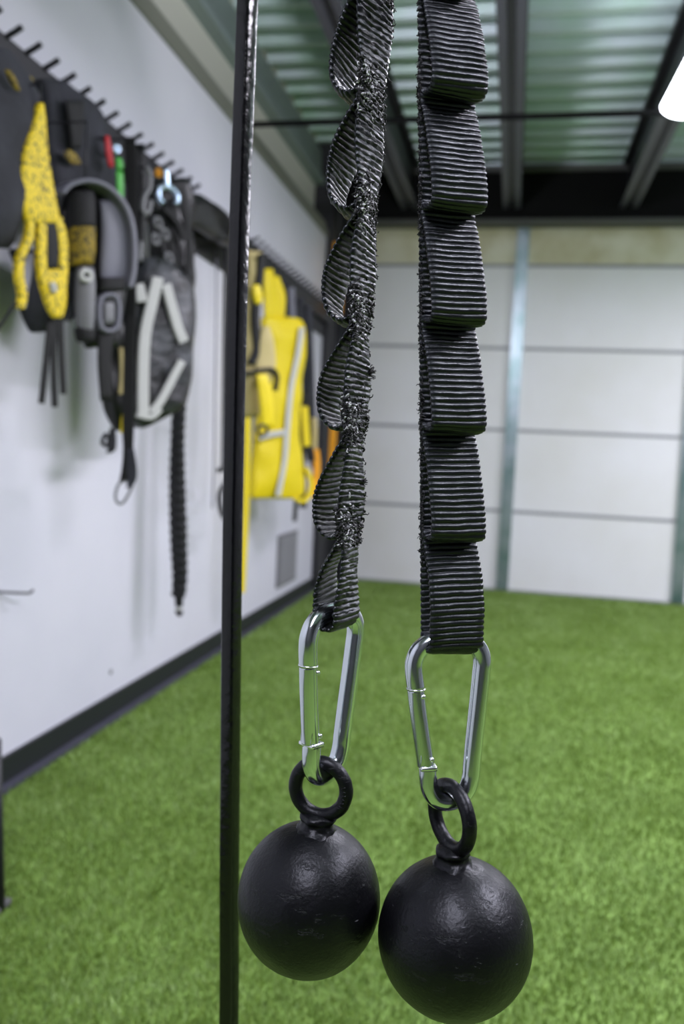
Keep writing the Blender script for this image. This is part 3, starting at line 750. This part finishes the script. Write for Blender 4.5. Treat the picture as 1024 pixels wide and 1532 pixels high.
# padded neck harness: grey-bound arch
pa = Pl(140, 330, .25, 66)
nh = empty('padded_harness', pa(128, 268), 'black padded harness with a grey bound arch and two buckled ends', 'harness')
loft('pad', pa, [(276, 112, 146, .5), (290, 96, 166, .8), (320, 86, 184), (360, 90, 192), (420, 98, 190), (470, 112, 182, .8), (520, 128, 176, .6)], .05, M_blackshiny, nh, wr=.01, seed=8, out=-.045)
band('grey_binding', pa, [(84, 292), (98, 278), (125, 272), (155, 283), (180, 312), (191, 350), (192, 400), (186, 432)], 7, .06, M_greyband, nh)
loft('satin_panel', pa, [(300, 150, 176, .6), (345, 152, 187), (400, 150, 189), (425, 152, 184, .6)], .03, M_greyband, nh, out=-.008)
loft('black_sleeve', pa, [(285, 106, 138, .7), (310, 103, 140), (345, 103, 140)], .06, M_blackcloth, nh, power=2)
loft('yellow_sleeve', pa, [(338, 103, 140), (355, 103, 140), (375, 103, 140), (397, 104, 138, .8)], .062, M_ydull, nh, out=.0, power=2)
loft('grip', pa, [(400, 116, 138, .8), (430, 115, 140), (470, 115, 139), (498, 118, 137, .8)], .05, M_grip, nh, out=.0, power=2)
loft('grip_end', pa, [(490, 113, 140, .8), (512, 117, 138, .7)], .055, M_blackcloth, nh)
wtube('grip_ring', pa, [(128, 404), (136, 411), (133, 419), (124, 417), (122, 409)], .006, M_stripe, nh, out=.03, closed=True)
loft('lower_strap', pa, [(415, 150, 186, .8), (436, 149, 187, .8)], .035, M_blackcloth, nh, out=.01)
b_ = band('buckle', pa, [(150, 446), (174, 446), (174, 490), (150, 490)], 6, .02, M_greyband, nh, out=.012, closed=True, per=3)
loft('buckle_plate', pa, [(452, 156, 170), (484, 156, 170)], .012, M_grip, nh, out=.012, power=5)
loft('hanging_strap', pa, [(490, 148, 172, .8), (540, 146, 166), (600, 150, 168, .8)], .012, M_blackcloth, nh)

tag(band('grey_strap', Pl(100, 400, .2, 50), [(100, 350), (106, 400), (112, 440), (106, 470), (100, 478)], 12, .008, M_charcoal), 'dark grey strap between the patterned strap and the grey grip', 'strap')

pr = Pl(164, 228, .20, 70)
tag(loft('red_strap', pr, [(203, 157, 163, .8), (225, 158, 167), (250, 163, 170, .8)], .012, M_red), 'short red strap hanging from the rack', 'strap')
gs = empty('green_strap', pr(178, 235), 'short green strap with a small metal ring, beside the red strap', 'strap')
loft('loop', pr, [(236, 173, 181, .8), (248, 174, 184), (254, 175, 183, .8)], .014, M_green, gs)
loft('tail', pr, [(256, 174, 184), (280, 175, 185), (306, 177, 184)], .008, M_green, gs)
wtube('ring', pr, [(170, 222), (175, 218), (178, 224), (173, 228)], .005, M_bluesteel, gs, closed=True)

# long black strap with triangular ring
pl_ = Pl(195, 450, .26, 20)
ls = empty('long_strap', pl_(200, 220), 'long black strap ending in an oval metal ring, crossing in front of the mesh bag', 'strap')
loft('webbing', pl_, [(205, 186, 203, .8), (300, 189, 206), (450, 187, 204), (560, 184, 202), (640, 183, 201), (672, 184, 200), (700, 182, 203), (722, 178, 203, .8)], .009, M_blackcloth, ls, power=4)
loft('strap_fold', pl_, [(672, 190, 201), (700, 190, 205), (718, 192, 204), (730, 188, 196, .8)], .007, M_charcoal, ls, power=4, out=.006)
wtube('end_ring', pl_, [(180, 722), (173, 740), (176, 752), (184, 752), (193, 738), (198, 722)], .0042, M_grip, ls, closed=True)
sb_ = Pl(222, 290, .25, 60)
tag(loft('black_strap', Pl(208, 300, .2, 30), [(215, 204, 216, .8), (300, 205, 220), (390, 205, 214, .8)], .01, M_blackshiny), 'black strap hanging between the long strap and the bright shackle', 'strap')
# silver snap hook
sh = empty('snap_hook', sb_(219, 250), 'dull silver snap hook clipped to black webbing, left of the bright shackle', 'snap hook')
wtube('hook', sb_, [(219, 250), (224, 262), (223, 282), (217, 292), (213, 305), (215, 318), (222, 316), (225, 300)], .0085, M_grip, sh, per=5)
wtube('swivel', sb_, [(211, 362), (209, 378), (209, 390)], .010, M_grip, sh)
band('connector', sb_, [(214, 315), (212, 340), (211, 366)], 8, .012, M_blackcloth, sh)
# bright shackle
p3 = Pl(254, 285, .25, 40)
ck = empty('shackle', p3(251, 262), 'bright bluish steel shackle hooked on the rack', 'shackle')
wtube('stem', p3, [(248, 254), (249, 268), (250, 280)], .010, M_bluesteel, ck)
wtube('bow', p3, [(244, 304), (238, 295), (238, 284), (246, 279), (253, 280), (262, 286), (266, 296), (264, 305)], .0085, M_bluesteel, ck)
tag(wtube('brass_ring', p3, [(236, 254), (240, 257), (239, 263), (234, 261)], .006, M_amber, closed=True), 'tiny brass coloured ring beside the bright shackle', 'ring')
# tangled black straps under the shackle
pb_ = Pl(255, 350, .12, 60)
tg = empty('strap_bundle', pb_(255, 300), 'tangle of black straps and buckles under the bright shackle', 'strap bundle')
loft('bundle', pb_, [(268, 224, 276, .6), (310, 226, 286), (350, 226, 287), (400, 232, 286), (440, 262, 288, .6)], .10, M_blackshiny, tg, wr=.04, seed=11)
for i, (x0, y0, x1, y1) in enumerate(((232, 300, 262, 400), (262, 300, 238, 380), (270, 290, 282, 420), (228, 330, 250, 410), (246, 310, 276, 360))):
    band('strap', pb_, [(x0, y0), ((x0+x1)/2+6, (y0+y1)/2), (x1, y1)], 9, .012, M_blackcloth, tg, out=.06+.006*i)
for (x, y) in ((236, 333), (232, 358), (246, 350), (252, 386)):
    wtube('buckle', pb_, [(x-4, y-6), (x+3, y-5), (x+5, y+6), (x-2, y+5)], .006, M_grip, tg, out=.085, closed=True)
# sagging black fabric along the rail up to the pole
pw = Pl(320, 330, .10, 88)
ds = loft('black_sleeve', Pl(320, 330, .105, 90), [(290, 268, 296, .5), (305, 268, 318), (325, 270, 342), (345, 300, 352), (366, 334, 362), (382, 352, 366, .5)], .07, M_blackshiny, None, wr=.02, seed=13)
tag(ds, 'black fabric sleeve sagging along the rack just left of the slim upright', 'fabric sleeve')

# mesh bag
pg = Pl(240, 520, .24, 52)
bg = empty('mesh_bag', pg(245, 390), 'silver and black mesh bag with pale reflective stripes', 'bag')
loft('body', pg, [(386, 204, 238, .5), (402, 200, 262, .8), (425, 190, 284), (455, 172, 291), (520, 163, 287), (575, 161, 284), (605, 168, 272), (628, 186, 240, .7), (640, 204, 216, .4)], .15, M_silver, bg, wr=.014, seed=17, power=2.2)
loft('side_panel', pg, [(440, 150, 172, .6), (500, 152, 184), (560, 153, 180), (610, 158, 186), (645, 172, 190, .5)], .08, M_blackshiny, bg, wr=.015, out=.03, seed=18)
for pts, w in (([(236, 415), (228, 450), (217, 500), (214, 560), (214, 620)], 14), ([(206, 425), (210, 440), (212, 452)], 13), ([(248, 425), (256, 455), (266, 490), (275, 512)], 12), ([(272, 540), (256, 570), (240, 600), (226, 618)], 10), ([(204, 620), (226, 624), (240, 612)], 7)):
    band('stripe', pg, pts, w*1.2, .012, M_stripe, bg, out=.085)
band('side_stripe', pg, [(181, 520), (182, 560), (180, 590)], 5, .01, M_khaki, bg, out=.078)
wtube('piping', pg, [(238, 392), (262, 405), (284, 430), (289, 460)], .006, M_stripe, bg, out=.03)
band('hem_tag', pg, [(184, 618), (183, 634), (182, 648)], 4, .01, M_yellow, bg, out=.06)
pcl = Pl(163, 662, .22, 60)
cl = empty('clip', pcl(165, 650), 'small black clip dangling below the bottom left of the mesh bag', 'clip')
wtube('ring', pcl, [(158, 650), (163, 656), (160, 667), (153, 662)], .006, M_dark, cl, closed=True)
loft('clip_body', pcl, [(640, 165, 171), (655, 164, 173), (672, 162, 172), (678, 158, 166, .5)], .02, M_dark, cl)

# braided rope with a cap
pp = Pl(268, 760, .14, 40)
rp = empty('braided_rope', pp(270, 600), 'thick black braided rope with a capped end, hanging below the mesh bag', 'rope')
mid = catmull([pp(x, y) for x, y in ((276, 300), (277, 420), (273, 560), (268, 620), (266, 700), (268, 800), (270, 860), (268, 892))], 10)
P_, L_ = resample(mid, .006); V = []; Fc = []; T, A = frames(P_); seg = 18
for i, p in enumerate(P_):
    B = T[i].cross(A[i]); s = i/len(P_); w = .026+.006*math.sin(math.pi*min(1, max(0, (s-.6)/.4)))
    for k in range(seg):
        a = 2*math.pi*k/seg; r = w*(1+.16*math.sin(2*a+i*.55)*math.cos(a*1-i*.55)+.05*math.sin(i*1.6))
        V.append(p+A[i]*r*math.cos(a)+B*r*math.sin(a))
for i in range(len(P_)-1):
    for k in range(seg): Fc.append((i*seg+k, i*seg+(k+1) % seg, (i+1)*seg+(k+1) % seg, (i+1)*seg+k))
Fc.append(tuple(range(seg-1, -1, -1))); Fc.append(tuple((len(P_)-1)*seg+k for k in range(seg)))
link('braid', V, Fc, M_blackrope, rp)
loft('knot', pp, [(888, 261, 274, .9), (900, 262, 274), (908, 263, 273, .8)], .035, M_blackrope, rp, power=2)
loft('white_collar', pp, [(906, 263, 272), (914, 263, 273)], .026, M_stripe, rp, power=2)
loft('end_cap', pp, [(913, 262, 274), (918, 263, 273), (922, 266, 271, .5)], .035, M_blackcloth, rp, power=2)

# things just left of the upright
pq = Pl(335, 600, .14, 60)
th = empty('chain_handle', pq(337, 380), 'thin black cord with an open hook end, partly behind the slim upright', 'cord')
wtube('line', pq, [(339, 370), (337, 480), (336, 580), (335, 680), (334, 706)], .010, M_blackrope, th)
wtube('hook', pq, [(326, 704), (334, 702), (342, 708), (338, 722), (329, 738), (330, 760), (337, 776), (345, 770), (342, 752)], .011, M_dark, th, per=5)
tag(wtube('thin_rope', Pl(328, 600, .05, 60), [(324, 372), (323, 480), (321, 600), (320, 690), (318, 760)], .004, M_greyband), 'thin grey rope hanging against the wall left of the slim upright', 'rope')

# ---- right of the upright
pz = Pl(375, 500, .32, 55)
kh = empty('khaki_harness', pz(375, 380), 'khaki webbing harness hanging just right of the slim upright', 'harness')
loft('shoulder_strap', pz, [(376, 369, 392, .6), (440, 364, 384), (520, 362, 386), (580, 362, 396), (625, 364, 386, .8)], .05, M_khaki, kh, wr=.02, seed=21)
loft('chest_pad', pz, [(488, 392, 402, .5), (515, 382, 410), (545, 380, 412), (575, 386, 404, .6)], .04, M_khaki, kh, wr=.01, seed=22, out=.03)
band('dark_strap', pz, [(392, 380), (388, 420), (382, 470), (384, 520), (376, 545)], 10, .02, M_blackcloth, kh, out=.035)
band('dark_strap', pz, [(364, 560), (380, 556), (404, 552), (414, 562), (412, 585)], 5, .02, M_blackcloth, kh, out=.055)
loft('yellow_pad', pz, [(426, 378, 388, .6), (440, 378, 392), (455, 382, 392, .6)], .02, M_yellow, kh, out=.045)
loft('yellow_tongue', pz, [(560, 384, 400, .6), (600, 388, 408), (640, 392, 408, .7)], .02, M_yellow, kh, out=.06)
wtube('ring', pz, [(386, 640), (396, 636), (400, 646), (390, 652)], .007, M_dark, kh, out=.06, closed=True)
tag(band('yellow_strap', Pl(366, 760, .14, 50), [(374, 390), (373, 500), (371, 600), (370, 680), (368, 760), (365, 830), (362, 887)], 8.5, .01, M_yellow), 'long narrow yellow strap hanging below the khaki harness beside the upright', 'strap')
py2 = Pl(415, 560, .17, 66)
yv = empty('yellow_vest', py2(415, 420), 'large bright yellow vest with silver reflective stripes', 'vest')
loft('body', py2, [(474, 394, 430, .4), (482, 392, 453, .8), (520, 396, 455), (580, 392, 450), (640, 384, 445), (700, 378, 452), (738, 375, 452, .8), (746, 378, 440, .4)], .09, M_yellow, yv, wr=.014, seed=25)
loft('shoulder_strap', py2, [(402, 395, 408, .6), (430, 394, 414), (480, 396, 424, .8)], .03, M_yellow, yv, wr=.01, out=.01)
loft('shoulder_strap', py2, [(413, 408, 418, .6), (440, 408, 425), (488, 412, 426, .8)], .03, M_yellow, yv, wr=.01, out=-.02)
band('reflective_stripe', py2, [(452, 490), (446, 530), (436, 580), (430, 640), (426, 690), (416, 742)], 7, .008, M_stripe, yv, out=.060)
band('reflective_stripe', py2, [(388, 655), (405, 650), (430, 646)], 8, .008, M_stripe, yv, out=.060)
band('hem_loop', py2, [(440, 744), (452, 750), (462, 742), (466, 722), (458, 700)], 6, .012, M_yellow, yv, out=.04)
loft('black_tag', py2, [(740, 441, 447), (780, 438, 444)], .01, M_blackcloth, yv)

pgx = Pl(450, 520, .15, 66)
for i, (x0, x1, y0, y1, w, m, lab) in enumerate((
    (428, 433, 425, 505, 8, M_charcoal, 'dark grey strap right above the yellow vest'),
    (436, 446, 430, 620, 8, M_greyband, 'grey strap just right of the yellow vest, leaning out'),
    (450, 462, 445, 640, 9, M_charcoal, 'charcoal strap second to the right of the yellow vest'),
    (462, 470, 455, 700, 8, M_charcoal, 'charcoal strap hanging nearest the far corner'),
    (448, 454, 590, 760, 9, M_blackcloth, 'black strap beside the lower right edge of the yellow vest'))):
    tag(band('hanging_strap', pgx, [(x0, y0), ((x0+x1)/2, (y0+y1)/2), (x1, y1)], w, .014, m, out=.02*i), lab, 'strap')
pyy = Pl(460, 660, .28, 50)
ya = empty('yellow_black_strap', pyy(458, 600), 'narrow yellow and black strap with a looped end near the corner', 'strap')
band('yellow_piece', pyy, [(455, 608), (457, 640), (459, 668)], 10, .02, M_yellow, ya)
band('black_piece', pyy, [(450, 585), (458, 596), (460, 606)], 12, .022, M_blackcloth, ya)
band('black_piece', pyy, [(458, 668), (464, 676), (466, 690)], 12, .02, M_blackcloth, ya)
band('amber_piece', pyy, [(472, 672), (474, 700), (470, 744)], 9, .02, M_amber, ya)
band('yellow_piece', pyy, [(470, 625), (471, 650), (470, 672)], 6, .02, M_khaki, ya)

# orange post guard at the corner
Yc = 5.86
q0 = at_Y(481, 362, Yc); q1 = at_Y(500, 470, Yc)
og = empty('orange_strap', q0, 'orange strap hanging from a black cord in the far corner', 'strap')
V, Fc = box_vf(Vector((XW+.105+.0, Yc, (at_Y(490, 362, Yc).z+at_Y(490, 470, Yc).z)/2)), (.085, .03, at_Y(490, 362, Yc).z-at_Y(490, 470, Yc).z), None, .008); link('strap', V, Fc, M_amber, og)
V, Fc = box_vf(Vector((XW+.12, Yc+.02, at_Y(486, 660, Yc).z)), (.05, .02, at_Y(486, 560, Yc).z-at_Y(486, 745, Yc).z), None, .006); link('lower_strap', V, Fc, M_amber, og)
zc = at_Y(490, 362, Yc).z
tube('upper_line', [Vector((XW+.10, Yc, zc-.01)), Vector((XW+.10, Yc, zc+.35))], .010, M_dark, og)
tube('hanging_loop', [Vector((XW+.0502, Yc, zt-.04)), Vector((XW+.10, Yc, zt-.04))], .004, M_dark, og)
tube('wall_peg', [Vector((XW+.0005, Yc, zc+.34)), Vector((XW+.11, Yc, zc+.34))], .008, M_dark, og)
tube('joining_line', [Vector((XW+.11, Yc+.012, at_Y(490, 468, Yc).z)), Vector((XW+.12, Yc+.02, at_Y(486, 562, Yc).z))], .006, M_dark, og)

# vent low on the wall
ve = empty('wall_vent', at_X(428, 835, XW), 'grey louvred vent low on the white wall near the corner', 'vent')
a = at_X(414, 835, XW); c = at_X(441, 835, XW); zt2 = at_X(428, 797, XW).z; zb2 = at_X(428, 872, XW).z
box('frame', (XW+.0005, a.y, zb2), (XW+.014, c.y, zt2), M_grip, ve, bev=.002)
ns = 12
for i in range(ns):
    z = zb2+.03+(zt2-zb2-.06)*i/(ns-1); box('louvre', (XW+.013, a.y+.03, z-.008), (XW+.020, c.y-.03, z+.005), M_vent, ve)
# steel hook on the wall
ph = Pl(20, 886, .02, 70)
hk = empty('wall_hook', ph(5, 886), 'thin dark bent hook low on the white wall at the left edge', 'hook')
wtube('rod', Pl(20, 886, .03, 60), [(-40, 884), (0, 886), (40, 887.5), (46, 886), (50, 882.5)], .0036, M_dark, hk, per=5)
# small stain on the wall, built as a thin raised disc
s0 = at_X(166, 1005, XW+.001)
V, Fc = lathe_vf([(.010, 0), (.009, .0015), (.002, .002)], s0, Vector((1, 0, 0)), 18); tag(link('wall_stain', V, Fc, M_grip), 'small grey stain on the white wall above the baseboard', 'wall stain')

# dark foot of a machine at the far left, standing on the turf
ft = at_Z(6, 1366, 0)
fe = empty('bench_foot', ft, 'dark metal foot standing on the turf at the left edge', 'equipment foot')
V, Fc = tube_vf([Vector((ft.x-.03, ft.y, .004)), Vector((ft.x-.06, ft.y+.02, .36))], .030, seg=16, flat=.7); link('leg', V, Fc, M_dark, fe)
V, Fc = box_vf(Vector((ft.x-.045, ft.y, .008)), (.085, .07, .014), None, .004); link('foot_pad', V, Fc, M_greytrim, fe)

# thin cord loops that reach back from the gear to the rack
def hang(o, p):
    z = max(p.z, zt-.19); q = Vector((XW+(.0505 if z > zt-.11 else .013), p.y, z))
    tube('hanging_loop', [q, Vector((p.x, p.y, z)), p-Vector((0, 0, .004))], .003, M_dark, o, seg=8)
top = {o.name: o for o in COL.objects if o.parent is None}
for nm, p in (('grey_pouch', pk(90, 400)), ('green_strap', pr(178, 240)), ('red_strap', pr(163, 206)), ('long_strap', pl_(195, 208)), ('black_strap', Pl(208, 300, .2, 30)(210, 218)),
              ('snap_hook', sb_(219, 252)), ('shackle', p3(249, 262)), ('mesh_bag', pg(225, 392)), ('braided_rope', pp(276, 302)), ('khaki_harness', pz(380, 380)), ('yellow_vest', py2(402, 406)),
              ('chain_handle', pq(339, 372)), ('exercise_strap', py1(60, 158)), ('padded_harness', pa(128, 282)), ('yellow_strap', Pl(366, 760, .14, 50)(374, 394)), ('thin_rope', Pl(328, 600, .05, 60)(324, 373))):
    hang(top[nm], p)

# =============================================================== WORLD, VIEW
w = bpy.data.worlds.new('world'); SC.world = w; w.use_nodes = True
w.node_tree.nodes['Background'].inputs[0].default_value = (.55, .6, .7, 1); w.node_tree.nodes['Background'].inputs[1].default_value = .25
SC.view_settings.view_transform = 'Standard'; SC.view_settings.look = 'None'; SC.view_settings.gamma = 1.0
SC.view_settings.use_curve_mapping = False; SC.view_settings.exposure = 0.13
